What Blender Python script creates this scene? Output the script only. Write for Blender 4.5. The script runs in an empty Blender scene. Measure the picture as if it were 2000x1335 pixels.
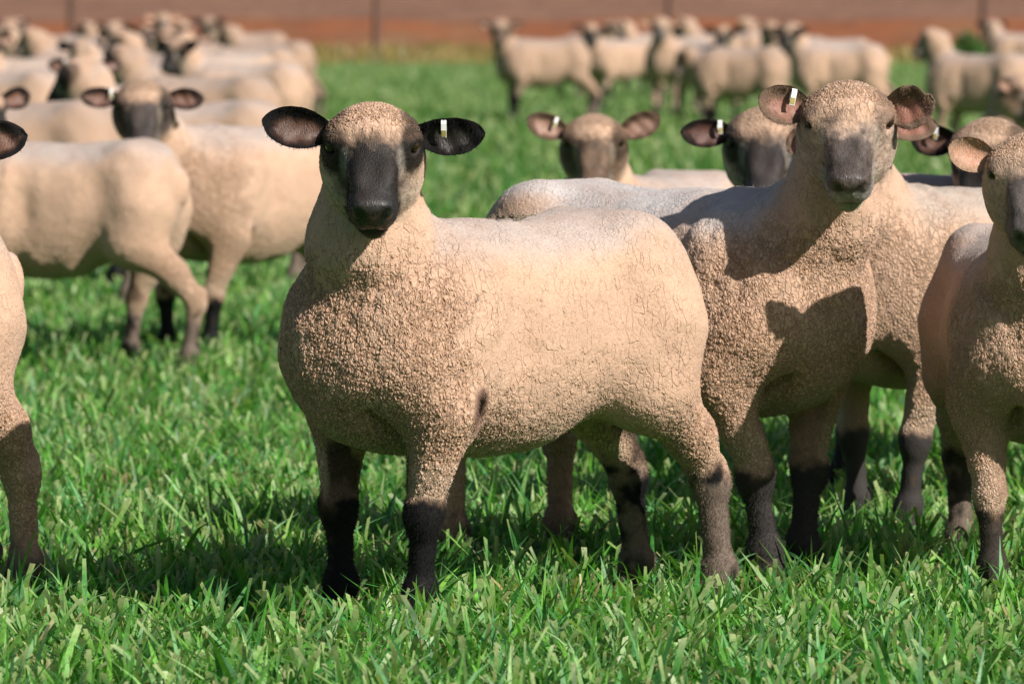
import bpy, math, random
import numpy as np
from mathutils import Vector, Matrix

# ------------------------------------------------------------------ camera, sky, sun, exposure
SC = bpy.context.scene
COL = SC.collection
CAM_H = 1.13
LENS = 200.0
FPX = LENS / 36.0 * 2000.0          # focal length in photo pixels (photo is 2000 wide)
R = math.radians

cam_d = bpy.data.cameras.new('camera')
cam_d.lens = LENS
cam_d.sensor_width = 36.0
cam_d.clip_start = 0.2
cam_d.clip_end = 6000.0
cam_d.dof.use_dof = True
cam_d.dof.focus_distance = 10.1
cam_d.dof.aperture_fstop = 8.0
cam = bpy.data.objects.new('camera', cam_d)
COL.objects.link(cam)
cam.location = (0, 0, CAM_H)
cam.rotation_euler = (R(90) - math.atan(667.5 / FPX), 0, 0)   # horizon on the top edge of the frame
SC.camera = cam

SUN_EL = R(35.0)
SUN_AZ = R(133.0)                    # clockwise from +Y (the view direction): right, and behind the camera
SDIR = Vector((math.sin(SUN_AZ) * math.cos(SUN_EL), math.cos(SUN_AZ) * math.cos(SUN_EL), math.sin(SUN_EL)))
world = bpy.data.worlds.new('World')
SC.world = world
world.use_nodes = True
wn = world.node_tree.nodes
wl = world.node_tree.links
bg = wn.get('Background') or wn.new('ShaderNodeBackground')
sky = wn.new('ShaderNodeTexSky')
sky.sky_type = 'NISHITA'
sky.sun_disc = False
sky.sun_elevation = SUN_EL
sky.sun_rotation = SUN_AZ
sky.air_density = 1.0
sky.dust_density = 1.2
wl.new(sky.outputs[0], bg.inputs[0])
bg.inputs[1].default_value = 0.05
sun_d = bpy.data.lights.new('sun', 'SUN')
sun_d.energy = 5.0
sun_d.angle = R(0.53)
sun_d.color = (1.0, 0.945, 0.865)
sun = bpy.data.objects.new('sun', sun_d)
COL.objects.link(sun)
sun.location = (8, -4, 8)
sun.rotation_euler = (-SDIR).to_track_quat('-Z', 'Y').to_euler()

SC.view_settings.view_transform = 'Standard'
SC.view_settings.look = 'None'
SC.view_settings.exposure = 0.40
SC.view_settings.gamma = 1.0
SC.render.engine = 'CYCLES'
SC.cycles.use_denoising = True
SC.cycles.max_bounces = 8
SC.cycles.transparent_max_bounces = 8

RNG = np.random.default_rng(11)
random.seed(11)


# ------------------------------------------------------------------ helpers
def at(px, d):
    """world X of photo column px at distance d"""
    return (px - 1000.0) * d / FPX


def tag(o, label=None, cat=None, group=None, kind=None):
    if label: o['label'] = label
    if cat: o['category'] = cat
    if group: o['group'] = group
    if kind: o['kind'] = kind
    return o


def link(name, data, mat=None, parent=None):
    o = bpy.data.objects.new(name, data)
    COL.objects.link(o)
    if mat is not None and data is not None and len(data.materials) == 0:
        data.materials.append(mat)
    if parent is not None: o.parent = parent
    return o


def mesh_np(name, V, F, smooth=True):
    """V (n,3), F (m,k) with one k, or a list of such arrays"""
    Fs = F if isinstance(F, (list, tuple)) else [F]
    me = bpy.data.meshes.new(name)
    V = np.ascontiguousarray(V, dtype=np.float32)
    me.vertices.add(len(V))
    me.vertices.foreach_set('co', V.ravel())
    idx = np.concatenate([f.ravel() for f in Fs]).astype(np.int32)
    tot = np.concatenate([np.full(len(f), f.shape[1], np.int32) for f in Fs])
    start = np.concatenate([[0], np.cumsum(tot)[:-1]]).astype(np.int32)
    me.loops.add(len(idx))
    me.loops.foreach_set('vertex_index', idx)
    me.polygons.add(len(tot))
    me.polygons.foreach_set('loop_start', start)
    me.polygons.foreach_set('loop_total', tot)
    me.polygons.foreach_set('use_smooth', np.full(len(tot), smooth))
    me.update(calc_edges=True)
    me.validate()
    return me


def attr_col(me, name, C):
    a = me.attributes.new(name, 'FLOAT_COLOR', 'POINT')
    C4 = np.ones((len(C), 4), np.float32)
    C4[:, :3] = C
    a.data.foreach_set('color', C4.ravel())


def attr_f(me, name, A):
    a = me.attributes.new(name, 'FLOAT', 'POINT')
    a.data.foreach_set('value', np.ascontiguousarray(A, dtype=np.float32))


def _hash(i, j, k, s):
    n = (i * 374761393 + j * 668265263 + k * 2147483647 + s * 1274126177) & 0xFFFFFFFF
    n = ((n ^ (n >> 13)) * 1274126177) & 0xFFFFFFFF
    n = n ^ (n >> 16)
    return (n & 0xFFFF) / 65535.0


def noise3(P, scale, seed=0):
    """value noise 0..1 at points P (n,3)"""
    Q = np.asarray(P, np.float64) * scale
    I = np.floor(Q).astype(np.int64)
    f = Q - I
    f = f * f * (3 - 2 * f)
    out = 0
    for a in (0, 1):
        wa = f[:, 0] if a else 1 - f[:, 0]
        for b in (0, 1):
            wb = f[:, 1] if b else 1 - f[:, 1]
            for c in (0, 1):
                wc = f[:, 2] if c else 1 - f[:, 2]
                out = out + wa * wb * wc * _hash(I[:, 0] + a, I[:, 1] + b, I[:, 2] + c, seed)
    return out


def fbm(P, scale, seed=0, oct=3):
    s = 0; w = 0; a = 1.0
    for o in range(oct):
        s = s + a * noise3(P, scale * 2 ** o, seed + 17 * o); w += a; a *= 0.5
    return s / w


def sstep(a, b, x):
    t = np.clip((x - a) / (b - a), 0, 1)
    return t * t * (3 - 2 * t)


# ------------------------------------------------------------------ materials
def new_mat(name):
    m = bpy.data.materials.new(name)
    m.use_nodes = True
    nt = m.node_tree
    for n in list(nt.nodes): nt.nodes.remove(n)
    out = nt.nodes.new('ShaderNodeOutputMaterial')
    return m, nt, out


class NB:
    """tiny node builder"""
    def __init__(self, nt): self.nt = nt

    def n(self, t, **kw):
        nd = self.nt.nodes.new(t)
        for k, v in kw.items(): setattr(nd, k, v)
        return nd

    def l(self, a, b): self.nt.links.new(a, b)

    def val(self, sock, v):
        if hasattr(v, 'links'): self.l(v, sock)
        else: sock.default_value = v

    def math(self, op, a, b=0.0, clamp=False):
        m = self.n('ShaderNodeMath', operation=op); m.use_clamp = clamp
        self.val(m.inputs[0], a); self.val(m.inputs[1], b)
        return m.outputs[0]

    def mix(self, f, a, b, blend='MIX'):
        m = self.n('ShaderNodeMix', data_type='RGBA', blend_type=blend)
        self.val(m.inputs[0], f); self.val(m.inputs[6], a); self.val(m.inputs[7], b)
        return m.outputs[2]

    def ss(self, x, a, b, lo=0.0, hi=1.0):
        m = self.n('ShaderNodeMapRange', interpolation_type='SMOOTHSTEP')
        self.val(m.inputs[0], x); self.val(m.inputs[1], a); self.val(m.inputs[2], b)
        self.val(m.inputs[3], lo); self.val(m.inputs[4], hi)
        return m.outputs[0]

    def noise(self, vec, scale, detail=3.0, rough=0.55, color=False):
        t = self.n('ShaderNodeTexNoise')
        self.l(vec, t.inputs['Vector'])
        t.inputs['Scale'].default_value = scale
        t.inputs['Detail'].default_value = detail
        t.inputs['Roughness'].default_value = rough
        return t.outputs[1] if color else t.outputs[0]

    def attr(self, name):
        a = self.n('ShaderNodeAttribute'); a.attribute_name = name
        return a


def fleece_material(name, method, cracks=True):
    m, nt, out = new_mat(name)
    b = NB(nt)
    tc = b.n('ShaderNodeTexCoord')
    obj = tc.outputs['Object']
    col = b.attr('col').outputs['Color']
    wool = b.attr('wool').outputs['Fac']
    crk = b.attr('crk').outputs['Fac']
    # base colour variation: dusty and oily patches, fine grain
    n1 = b.noise(obj, 9.0, 2.0, 0.6)
    c1 = b.mix(b.ss(n1, 0.35, 0.7, 0.0, 0.35), col, (0.42, 0.265, 0.185, 1.0))
    c1 = b.mix(b.math('MULTIPLY', wool, 1.0), col, c1)
    n2 = b.noise(obj, 260.0, 2.0, 0.6)
    grain = b.ss(n2, 0.25, 0.75, 0.86, 1.12)
    hsv = b.n('ShaderNodeHueSaturation')
    b.l(c1, hsv.inputs['Color']); b.l(grain, hsv.inputs['Value'])
    base = hsv.outputs[0]
    if not cracks:
        oi = b.n('ShaderNodeObjectInfo')
        base = b.mix(b.ss(oi.outputs['Random'], 0.0, 1.0, 0.12, 0.60), base, (0.29, 0.195, 0.14, 1.0), 'MIX')
        base = b.mix(wool, hsv.outputs[0], base)
    p = b.n('ShaderNodeBsdfPrincipled')
    b.l(base, p.inputs['Base Color'])
    b.l(b.attr('rough').outputs['Fac'], p.inputs['Roughness'])
    b.l(b.ss(b.attr('rough').outputs['Fac'], 0.35, 0.75, 0.6, 0.12), p.inputs['Specular IOR Level'])
    b.l(b.ss(wool, 0.2, 1.0, 0.0, 0.10), p.inputs['Sheen Weight'])
    p.inputs['Sheen Roughness'].default_value = 0.5
    b.l(p.outputs[0], out.inputs['Surface'])
    if cracks:
        # staples (small cells) and open cracks between groups of them (large cells), gently warped
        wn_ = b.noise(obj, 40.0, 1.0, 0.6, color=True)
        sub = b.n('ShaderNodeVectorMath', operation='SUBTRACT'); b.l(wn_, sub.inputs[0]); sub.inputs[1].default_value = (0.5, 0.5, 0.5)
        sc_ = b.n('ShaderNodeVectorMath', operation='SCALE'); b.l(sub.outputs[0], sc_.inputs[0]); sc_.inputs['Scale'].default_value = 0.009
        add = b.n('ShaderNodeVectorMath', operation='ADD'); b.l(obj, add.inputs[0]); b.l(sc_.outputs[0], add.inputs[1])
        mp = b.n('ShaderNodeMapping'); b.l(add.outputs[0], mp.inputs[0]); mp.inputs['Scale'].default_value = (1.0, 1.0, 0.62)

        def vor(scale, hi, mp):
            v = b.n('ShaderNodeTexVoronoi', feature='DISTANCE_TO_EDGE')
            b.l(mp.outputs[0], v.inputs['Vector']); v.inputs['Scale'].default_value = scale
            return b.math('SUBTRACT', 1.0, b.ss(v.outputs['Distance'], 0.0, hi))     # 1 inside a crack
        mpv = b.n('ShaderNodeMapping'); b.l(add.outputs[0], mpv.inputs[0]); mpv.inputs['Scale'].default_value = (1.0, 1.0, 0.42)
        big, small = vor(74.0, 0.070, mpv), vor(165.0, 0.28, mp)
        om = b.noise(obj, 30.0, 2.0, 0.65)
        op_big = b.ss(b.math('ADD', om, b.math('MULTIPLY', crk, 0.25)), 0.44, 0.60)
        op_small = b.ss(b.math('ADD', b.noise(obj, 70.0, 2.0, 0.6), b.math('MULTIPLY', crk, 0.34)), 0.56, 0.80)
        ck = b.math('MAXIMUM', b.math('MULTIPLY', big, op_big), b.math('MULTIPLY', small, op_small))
        pits = b.ss(b.noise(mp.outputs[0], 190.0, 2.0, 0.65), 0.30, 0.62)
        h = b.math('SUBTRACT', 1.0, b.math('MULTIPLY', ck, b.ss(crk, 0.0, 0.8, 0.26, 1.0)))
        h = b.math('ADD', h, b.math('MULTIPLY', pits, b.ss(crk, 0.0, 1.0, 0.16, 0.26)))
        h = b.math('ADD', h, b.math('MULTIPLY', n2, 0.12))
        h = b.math('MULTIPLY', b.math('SUBTRACT', h, 1.1), wool)
        # golden inner wool where the staples part, browned to paint shade into the cracks
        crack_shade = b.mix(b.math('MULTIPLY', b.math('MULTIPLY', ck, wool), b.ss(crk, 0.1, 0.9, 0.08, 0.5)), base, (0.27, 0.145, 0.062, 1.0))
        b.l(crack_shade, p.inputs['Base Color'])
        # short hair: fine directional grain
        mh = b.n('ShaderNodeMapping'); b.l(obj, mh.inputs[0]); mh.inputs['Scale'].default_value = (1.0, 1.0, 0.3)
        hair = b.noise(mh.outputs[0], 420.0, 2.0, 0.6)
        h = b.math('ADD', h, b.math('MULTIPLY', b.math('SUBTRACT', 1.0, wool), b.math('MULTIPLY', hair, 0.45)))
        dn = b.n('ShaderNodeDisplacement')
        b.l(h, dn.inputs['Height']); dn.inputs['Midlevel'].default_value = 0.0; dn.inputs['Scale'].default_value = 0.0038
        b.l(dn.outputs[0], out.inputs['Displacement'])
        m.displacement_method = method
    else:
        h = b.math('MULTIPLY', b.math('ADD', b.noise(obj, 60.0, 3.0), n2), wool)
        dn = b.n('ShaderNodeBump'); dn.inputs['Distance'].default_value = 0.004; dn.inputs['Strength'].default_value = 0.6
        b.l(h, dn.inputs['Height']); b.l(dn.outputs[0], p.inputs['Normal'])
    return m


def plain(name, col, rough=0.5, metal=0.0, coat=0.0, noise_amt=0.0, noise_scale=40.0, emit=None):
    m, nt, out = new_mat(name)
    b = NB(nt)
    p = b.n('ShaderNodeBsdfPrincipled')
    if noise_amt:
        tc = b.n('ShaderNodeTexCoord')
        f = b.ss(b.noise(tc.outputs['Object'], noise_scale, 4.0), 0.3, 0.7, 0.0, noise_amt)
        c2 = tuple(0.35 * x for x in col)
        b.l(b.mix(f, (*col, 1), (*c2, 1)), p.inputs['Base Color'])
    else:
        p.inputs['Base Color'].default_value = (*col, 1)
    p.inputs['Roughness'].default_value = rough
    p.inputs['Metallic'].default_value = metal
    p.inputs['Coat Weight'].default_value = coat
    b.l(p.outputs[0], out.inputs['Surface'])
    return m


M = {}
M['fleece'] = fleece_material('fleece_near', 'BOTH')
M['fleece_mid'] = fleece_material('fleece_mid', 'BUMP')
M['fleece_far'] = fleece_material('fleece_far', 'BUMP', cracks=False)
M['eye'] = plain('eye_dark', (0.022, 0.012, 0.005), 0.16, coat=0.25)
M['tag_white'] = plain('tag_plastic', (0.82, 0.82, 0.80), 0.3, coat=0.3, noise_amt=0.12)
M['tag_brass'] = plain('tag_brass', (0.45, 0.36, 0.10), 0.35, noise_amt=0.3)


# ------------------------------------------------------------------ implicit modelling of animals
class Field:
    def __init__(self): self.pr = []

    def add(self, fn, lo, hi, k=0.03, op='u'): self.pr.append((fn, np.array(lo, float), np.array(hi, float), k, op))

    def cap(self, a, b, ra, rb, k=0.03, op='u'):
        a = np.array(a, float); b = np.array(b, float); ba = b - a; bb = max(float(ba @ ba), 1e-9)

        def fn(X, Y, Z):
            h = np.clip(((X - a[0]) * ba[0] + (Y - a[1]) * ba[1] + (Z - a[2]) * ba[2]) / bb, 0, 1)
            return np.sqrt((X - a[0] - h * ba[0]) ** 2 + (Y - a[1] - h * ba[1]) ** 2 + (Z - a[2] - h * ba[2]) ** 2) - (ra + (rb - ra) * h)
        self.add(fn, np.minimum(a - ra, b - rb), np.maximum(a + ra, b + rb), k, op)

    def ell(self, c, r, k=0.03, M3=None, op='u'):
        c = np.array(c, float); r = np.array(r, float)
        if M3 is None: M3 = np.eye(3)
        ext = np.sqrt(((M3 * r[None, :]) ** 2).sum(1))

        def fn(X, Y, Z):
            x, y, z = X - c[0], Y - c[1], Z - c[2]
            p = [(x * M3[0, i] + y * M3[1, i] + z * M3[2, i]) for i in range(3)]
            k0 = np.sqrt((p[0] / r[0]) ** 2 + (p[1] / r[1]) ** 2 + (p[2] / r[2]) ** 2)
            k1 = np.sqrt((p[0] / r[0] ** 2) ** 2 + (p[1] / r[1] ** 2) ** 2 + (p[2] / r[2] ** 2) ** 2) + 1e-6
            return k0 * (k0 - 1.0) / k1
        self.add(fn, c - ext, c + ext, k, op)

    def mesh(self, res, pad=0.03):
        lo = np.min([p[1] for p in self.pr if p[4] == 'u'], axis=0) - pad
        hi = np.max([p[2] for p in self.pr if p[4] == 'u'], axis=0) + pad
        n = np.ceil((hi - lo) / res).astype(int) + 1
        ax = [lo[i] + np.arange(n[i]) * res for i in range(3)]
        ax = [a.astype(np.float32) for a in ax]
        D = np.full(n, 0.15, np.float32)
        for fn, l, h, k, op in self.pr:
            mg = k + 3 * res
            i0 = np.clip(np.floor((l - mg - lo) / res).astype(int), 0, n)
            i1 = np.clip(np.ceil((h + mg - lo) / res).astype(int) + 1, 0, n)
            if np.any(i1 <= i0): continue
            s = tuple(slice(i0[i], i1[i]) for i in range(3))
            d = fn(ax[0][s[0]][:, None, None], ax[1][s[1]][None, :, None], ax[2][s[2]][None, None, :]).astype(np.float32)
            a = D[s]
            if op == 'u':
                q = np.maximum(k - np.abs(a - d), 0) / k
                D[s] = np.minimum(a, d) - q * q * (k * 0.25)
            else:
                d = -d
                q = np.maximum(k - np.abs(a - d), 0) / k
                D[s] = np.maximum(a, d) + q * q * (k * 0.25)
        return surface_nets(D, lo, res)


CORN = np.array([(0, 0, 0), (1, 0, 0), (0, 1, 0), (1, 1, 0), (0, 0, 1), (1, 0, 1), (0, 1, 1), (1, 1, 1)])
EDGE = [(0, 1), (2, 3), (4, 5), (6, 7), (0, 2), (1, 3), (4, 6), (5, 7), (0, 4), (1, 5), (2, 6), (3, 7)]


def surface_nets(D, lo, res):
    S = D < 0
    cnt = np.zeros(tuple(np.array(D.shape) - 1), np.int8)
    for c in CORN:
        cnt += S[c[0]:c[0] + cnt.shape[0], c[1]:c[1] + cnt.shape[1], c[2]:c[2] + cnt.shape[2]]
    act = (cnt > 0) & (cnt < 8)
    I = np.argwhere(act)
    idx = np.full(cnt.shape, -1, np.int32)
    idx[act] = np.arange(len(I))
    vals = [D[I[:, 0] + c[0], I[:, 1] + c[1], I[:, 2] + c[2]] for c in CORN]
    pos = np.zeros((len(I), 3)); num = np.zeros(len(I))
    for a, b in EDGE:
        va, vb = vals[a], vals[b]
        cr = (va < 0) != (vb < 0)
        t = np.where(cr, va / np.where(cr, va - vb, 1), 0)
        pos += cr[:, None] * (CORN[a] + t[:, None] * (CORN[b] - CORN[a])); num += cr
    V = lo + (I + pos / num[:, None]) * res
    F = []
    for axis in range(3):
        s0 = [slice(None)] * 3; s1 = [slice(None)] * 3
        s0[axis] = slice(0, -1); s1[axis] = slice(1, None)
        A, B = S[tuple(s0)], S[tuple(s1)]
        o1, o2 = (axis + 1) % 3, (axis + 2) % 3
        E = np.argwhere(A != B)
        E = E[(E[:, o1] > 0) & (E[:, o2] > 0) & (E[:, o1] < cnt.shape[o1]) & (E[:, o2] < cnt.shape[o2])]
        up = A[E[:, 0], E[:, 1], E[:, 2]]
        q = []
        for (da, db) in ((1, 1), (0, 1), (0, 0), (1, 0)):
            e = E.copy(); e[:, o1] -= da; e[:, o2] -= db
            q.append(idx[e[:, 0], e[:, 1], e[:, 2]])
        q = np.stack(q, 1)
        q[~up] = q[~up][:, ::-1]
        F.append(q)
    F = np.concatenate(F)
    F = F[(F >= 0).all(1)]
    return V, F


def relax(V, F, it=2, lam=0.5):
    e = np.concatenate([F[:, [0, 1]], F[:, [1, 2]], F[:, [2, 3]], F[:, [3, 0]]])
    n = len(V)
    cnt = np.bincount(e[:, 0], minlength=n) + np.bincount(e[:, 1], minlength=n)
    for _ in range(it):
        for f in (lam, -lam * 1.04):
            s = np.zeros_like(V)
            for c in range(3):
                s[:, c] = np.bincount(e[:, 0], V[e[:, 1], c], n) + np.bincount(e[:, 1], V[e[:, 0], c], n)
            V = V + f * (s / np.maximum(cnt, 1)[:, None] - V)
    return V


def vnormals(V, F):
    N = np.cross(V[F[:, 2]] - V[F[:, 0]], V[F[:, 3]] - V[F[:, 1]])
    out = np.zeros_like(V)
    for c in range(3):
        for k in range(4):
            out[:, c] += np.bincount(F[:, k], N[:, c], len(V))
    return out / (np.linalg.norm(out, axis=1, keepdims=True) + 1e-12)


# trunk: x, top, bottom, half width (metres, withers about 0.74)
TRUNK = [(-0.332, 0.60, 0.565, 0.012), (-0.320, 0.655, 0.50, 0.085), (-0.290, 0.705, 0.455, 0.133), (-0.245, 0.735, 0.42, 0.160),
         (-0.18, 0.748, 0.410, 0.176), (-0.10, 0.742, 0.360, 0.187), (0.00, 0.735, 0.310, 0.190), (0.10, 0.734, 0.302, 0.188),
         (0.22, 0.738, 0.312, 0.184), (0.31, 0.712, 0.318, 0.184), (0.40, 0.665, 0.340, 0.166), (0.458, 0.61, 0.385, 0.118), (0.492, 0.55, 0.46, 0.015)]


def head_frame(yaw, pitch, roll):
    u = np.array([math.cos(yaw) * math.cos(pitch), math.sin(yaw) * math.cos(pitch), -math.sin(pitch)])
    v = np.array([-math.sin(yaw), math.cos(yaw), 0.0])
    w = np.cross(u, v)
    c, s = math.cos(roll), math.sin(roll)
    v2 = c * v + s * w; w2 = -s * v + c * w
    return np.stack([u, v2, w2], 1)          # columns u, v, w


def ear_geo(P, HF, side, spec):
    """leaf-shaped cupped ear. P origin of the head, HF head frame. spec: length, width, out, up, fwd (tip direction),
    face (forward-facing of the opening), cup, curl"""
    L, W = spec.get('len', 0.135), spec.get('wid', 0.04)
    ud, vd, wd = HF[:, 0], HF[:, 1] * side, HF[:, 2]
    z = np.array([0, 0, 1.0])
    f = np.cross(vd, z) * side              # horizontal forward
    hv = vd - z * (vd @ z); hv /= np.linalg.norm(hv)
    f = np.array([HF[0, 0], HF[1, 0], 0]); f /= np.linalg.norm(f)
    d = spec.get('out', 1.0) * hv + spec.get('up', 0.1) * z + spec.get('fwd', 0.1) * f
    d /= np.linalg.norm(d)
    tw = R(spec.get('twist', 10.0))          # opening turned up (+) or down (-)
    nrm = f * math.cos(tw) + z * math.sin(tw)
    nrm = nrm - d * (nrm @ d); nrm /= np.linalg.norm(nrm)
    side_v = np.cross(nrm, d) * side         # upward across the ear
    if side_v[2] < 0: side_v = -side_v
    base = P + HF @ np.array(spec.get('base', (0.022, side * 0.060, -0.002)))
    nA, nB = 22, 13
    a = np.linspace(0, 1, nA); bb = np.linspace(-1, 1, nB)
    prof = np.interp(a, [0, 0.08, 0.2, 0.35, 0.5, 0.65, 0.78, 0.88, 0.95, 1.0], [0.34, 0.42, 0.66, 0.90, 1.0, 0.98, 0.86, 0.66, 0.42, 0.05])
    A, B = np.meshgrid(a, bb, indexing='ij')
    PR = np.broadcast_to(prof[:, None], A.shape)
    cup = spec.get('cup', 0.030) * (1.25 - 0.85 * A) * (PR ** 2)
    droop = spec.get('droop', 0.0)
    notch = spec.get('notch', 0.0)
    low = np.where(B < 0, 1.0, 0.82)          # lower edge fuller
    Wd = W * PR * low
    if notch:                                  # a torn / folded tip
        Wd = Wd * (1 - notch * np.exp(-((A - 0.86) / 0.07) ** 2) * (B > 0.2))
    ctr = base[None, None] + d * (A * L)[..., None] - z * (droop * A ** 2)[..., None]
    curl = spec.get('curl', 0.0)
    off = cup * (np.abs(B) ** 2.2) - cup * 0.25 + curl * A ** 2
    wob = 0.0016 * np.sin(A * 23 + B * 3)
    front = ctr + side_v * (Wd * B)[..., None] + nrm * (off + wob)[..., None]
    th = spec.get('th', 0.0065) * np.sqrt(np.clip(1 - B ** 2, 0, 1)) * (1 - 0.5 * A)
    front_s = front + nrm * (th * 0.35)[..., None]
    back_s = front - nrm * (th * 0.9 + 0.0005)[..., None] - 0 * A[..., None]
    # close the base into the skull: pull base ring inwards
    V = np.concatenate([front_s.reshape(-1, 3), back_s.reshape(-1, 3)])
    idx = np.arange(nA * nB).reshape(nA, nB)
    q = np.stack([idx[:-1, :-1], idx[1:, :-1], idx[1:, 1:], idx[:-1, 1:]], -1).reshape(-1, 4)
    q2 = q[:, ::-1] + nA * nB
    o = nA * nB
    rim = []
    loop = [(i, 0) for i in range(nA)] + [(nA - 1, j) for j in range(1, nB)] + [(i, nB - 1) for i in range(nA - 2, -1, -1)]
    for (i0, j0), (i1, j1) in zip(loop[:-1], loop[1:]):
        rim.append((idx[i0, j0], idx[i0, j0] + o, idx[i1, j1] + o, idx[i1, j1]))
    F = np.concatenate([q, q2, np.array(rim)])
    inside = np.concatenate([(np.ones_like(A)).ravel(), np.zeros(A.size)])
    AA = np.concatenate([A.ravel(), A.ravel()]); BB = np.concatenate([B.ravel(), B.ravel()])
    # where a tag clips on: upper edge at fraction ta
    return V, F, inside, AA, BB, dict(base=base, d=d, up=side_v, n=nrm, L=L, W=W)


def build_sheep(name, res, pose, style):
    """returns mesh and a dict of eye and tag places (local coordinates)"""
    s = {}
    F = Field()
    tr = np.array(pose.get('trunk', TRUNK), float)
    xs = np.linspace(tr[0, 0], tr[-1, 0], 400)
    cv = []
    for c in (1, 2, 3):
        y = np.interp(xs, tr[:, 0], tr[:, c])
        ypad = np.pad(y, 14, mode='edge')
        y2 = np.convolve(ypad, np.hanning(29) / np.hanning(29).sum(), mode='valid')
        e = np.minimum(xs - xs[0], xs[-1] - xs) / 0.03
        cv.append(np.where(e < 1, y + (y2 - y) * np.clip(e, 0, 1), y2))
    cv = np.array(cv)

    def trunk(X, Y, Z):
        x = np.clip(X, xs[0], xs[-1])
        top = np.interp(x.ravel(), xs, cv[0]).reshape(x.shape); bot = np.interp(x.ravel(), xs, cv[1]).reshape(x.shape)
        w = np.interp(x.ravel(), xs, cv[2]).reshape(x.shape)
        zc = (top * 0.52 + bot * 0.48); hu = top - zc; hd = zc - bot
        dz = Z - zc
        hz = np.where(dz > 0, hu, hd)
        fr = np.clip((x - 0.12) / 0.22, 0, 1)
        w = w * (1 - 0.42 * fr * np.clip(-dz / hd, 0, 1) ** 1.5)
        n = 2.25
        q = ((np.abs(Y) / w) ** n + (np.abs(dz) / hz) ** n) ** (1 / n)
        d = (q - 1) * np.minimum(w, hz)
        dx = np.abs(X - x)
        return np.where(dx > 0, np.sqrt(np.maximum(d, 0) ** 2 + dx ** 2), d)
    F.add(trunk, (xs[0], -tr[:, 3].max(), tr[:, 2].min()), (xs[-1], tr[:, 3].max(), tr[:, 1].max()), 0.02)
    feet = dict(LF=(0.33, 0.10), RF=(0.33, -0.10), LH=(-0.37, 0.105), RH=(-0.37, -0.105))
    feet.update(pose.get('feet', {}))
    ft = pose.get('leg', 1.0)                    # leg thickness
    for key, sg in (('LF', 1), ('RF', -1)):
        x, y = feet[key]
        F.ell((0.275, sg * 0.128, 0.52), (0.125, 0.076, 0.165), 0.06)
        F.cap((0.325, sg * 0.128, 0.47), (0.290, sg * 0.150, 0.40), 0.080, 0.061, 0.045)
        kx = x * 0.75 + 0.285 * 0.25 + 0.004; ky = y * 0.72 + sg * 0.150 * 0.28
        F.cap((0.290, sg * 0.152, 0.41), (kx, ky, 0.235), 0.060 * ft, 0.0315 * ft, 0.03)
        F.ell((kx + 0.004, ky, 0.215), (0.0335 * ft, 0.032 * ft, 0.040), 0.018)
        F.cap((kx, ky, 0.215), (x, y, 0.085), 0.0235 * ft, 0.0215 * ft, 0.02)
        F.ell((x - 0.002, y, 0.080), (0.030, 0.028, 0.028), 0.018)
        F.cap((x, y, 0.075), (x + 0.022, y, 0.035), 0.024, 0.025, 0.02)
        for t in (-1, 1): F.cap((x + 0.012, y + t * 0.015, 0.03), (x + 0.045, y + t * 0.014, 0.017), 0.021, 0.015, 0.008)
    for key, sg in (('LH', 1), ('RH', -1)):
        x, y = feet[key]
        hx = x - 0.022 + pose.get('hock', 0.0)
        F.ell((-0.205, sg * 0.098, 0.535), (0.122, 0.085, 0.18), 0.07)
        F.cap((-0.212, sg * 0.103, 0.52), (-0.205, sg * 0.122, 0.43), 0.112, 0.080, 0.05)
        F.cap((-0.205, sg * 0.122, 0.435), (hx * 0.6 - 0.235 * 0.4, y * 0.6 + sg * 0.122 * 0.4, 0.33), 0.074, 0.044 * ft, 0.035)
        F.cap((hx * 0.6 - 0.235 * 0.4, y * 0.6 + sg * 0.122 * 0.4, 0.33), (hx, y, 0.245), 0.044 * ft, 0.0315 * ft, 0.03)
        F.cap((hx - 0.016, y, 0.272), (hx - 0.006, y, 0.232), 0.018, 0.028, 0.02)
        F.cap((hx, y, 0.24), (x, y, 0.085), 0.0275 * ft, 0.0225 * ft, 0.02)
        F.ell((x - 0.002, y, 0.080), (0.030, 0.029, 0.028), 0.018)
        F.cap((x, y, 0.075), (x + 0.022, y, 0.035), 0.025, 0.025, 0.02)
        for t in (-1, 1): F.cap((x + 0.012, y + t * 0.015, 0.03), (x + 0.045, y + t * 0.014, 0.017), 0.021, 0.015, 0.008)
    # flank hollows: armpit behind the elbow, groin
    F.ell((-0.330, 0, 0.60), (0.025, 0.032, 0.055), 0.03)
    for sg in (1, -1):
        F.ell((0.240, sg * 0.180, 0.402), (0.019, 0.045, 0.030), 0.015, op='s')       # armpit hollow
        F.ell((0.375, sg * 0.086, 0.365), (0.055, 0.015, 0.060), 0.02, op='s')      # crease between brisket and foreleg
        F.ell((0.135, sg * 0.252, 0.54), (0.030, 0.066, 0.15), 0.05, op='s')         # groove behind the shoulder
        F.ell((-0.105, sg * 0.258, 0.60), (0.055, 0.070, 0.085), 0.06, op='s')       # flank hollow
        F.ell((-0.185, sg * 0.105, 0.700), (0.045, 0.035, 0.030), 0.05)              # hip bone          # docked tail
    # neck and head
    hp = np.array(pose['head'], float)
    HF = head_frame(R(pose['hyaw']), R(pose.get('hpitch', 46.0)), R(pose.get('hroll', 0.0)))
    hs = pose.get('hsize', 1.0)
    T = lambda u, v, w: hp + HF @ (np.array([u, v, w]) * hs)
    back = T(-0.005, 0, -0.075)
    nb = np.array(pose.get('neck', (0.285, 0.0, 0.565)), float)
    mid = nb * 0.45 + back * 0.55 + np.array(pose.get('neckmid', (0.03, 0, -0.035)))
    nr = pose.get('neckr', 1.0)
    F.cap(nb, mid, 0.162 * nr, 0.102 * nr, 0.08)
    F.cap(mid, back, 0.098 * nr, 0.074 * nr, 0.05)
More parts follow.
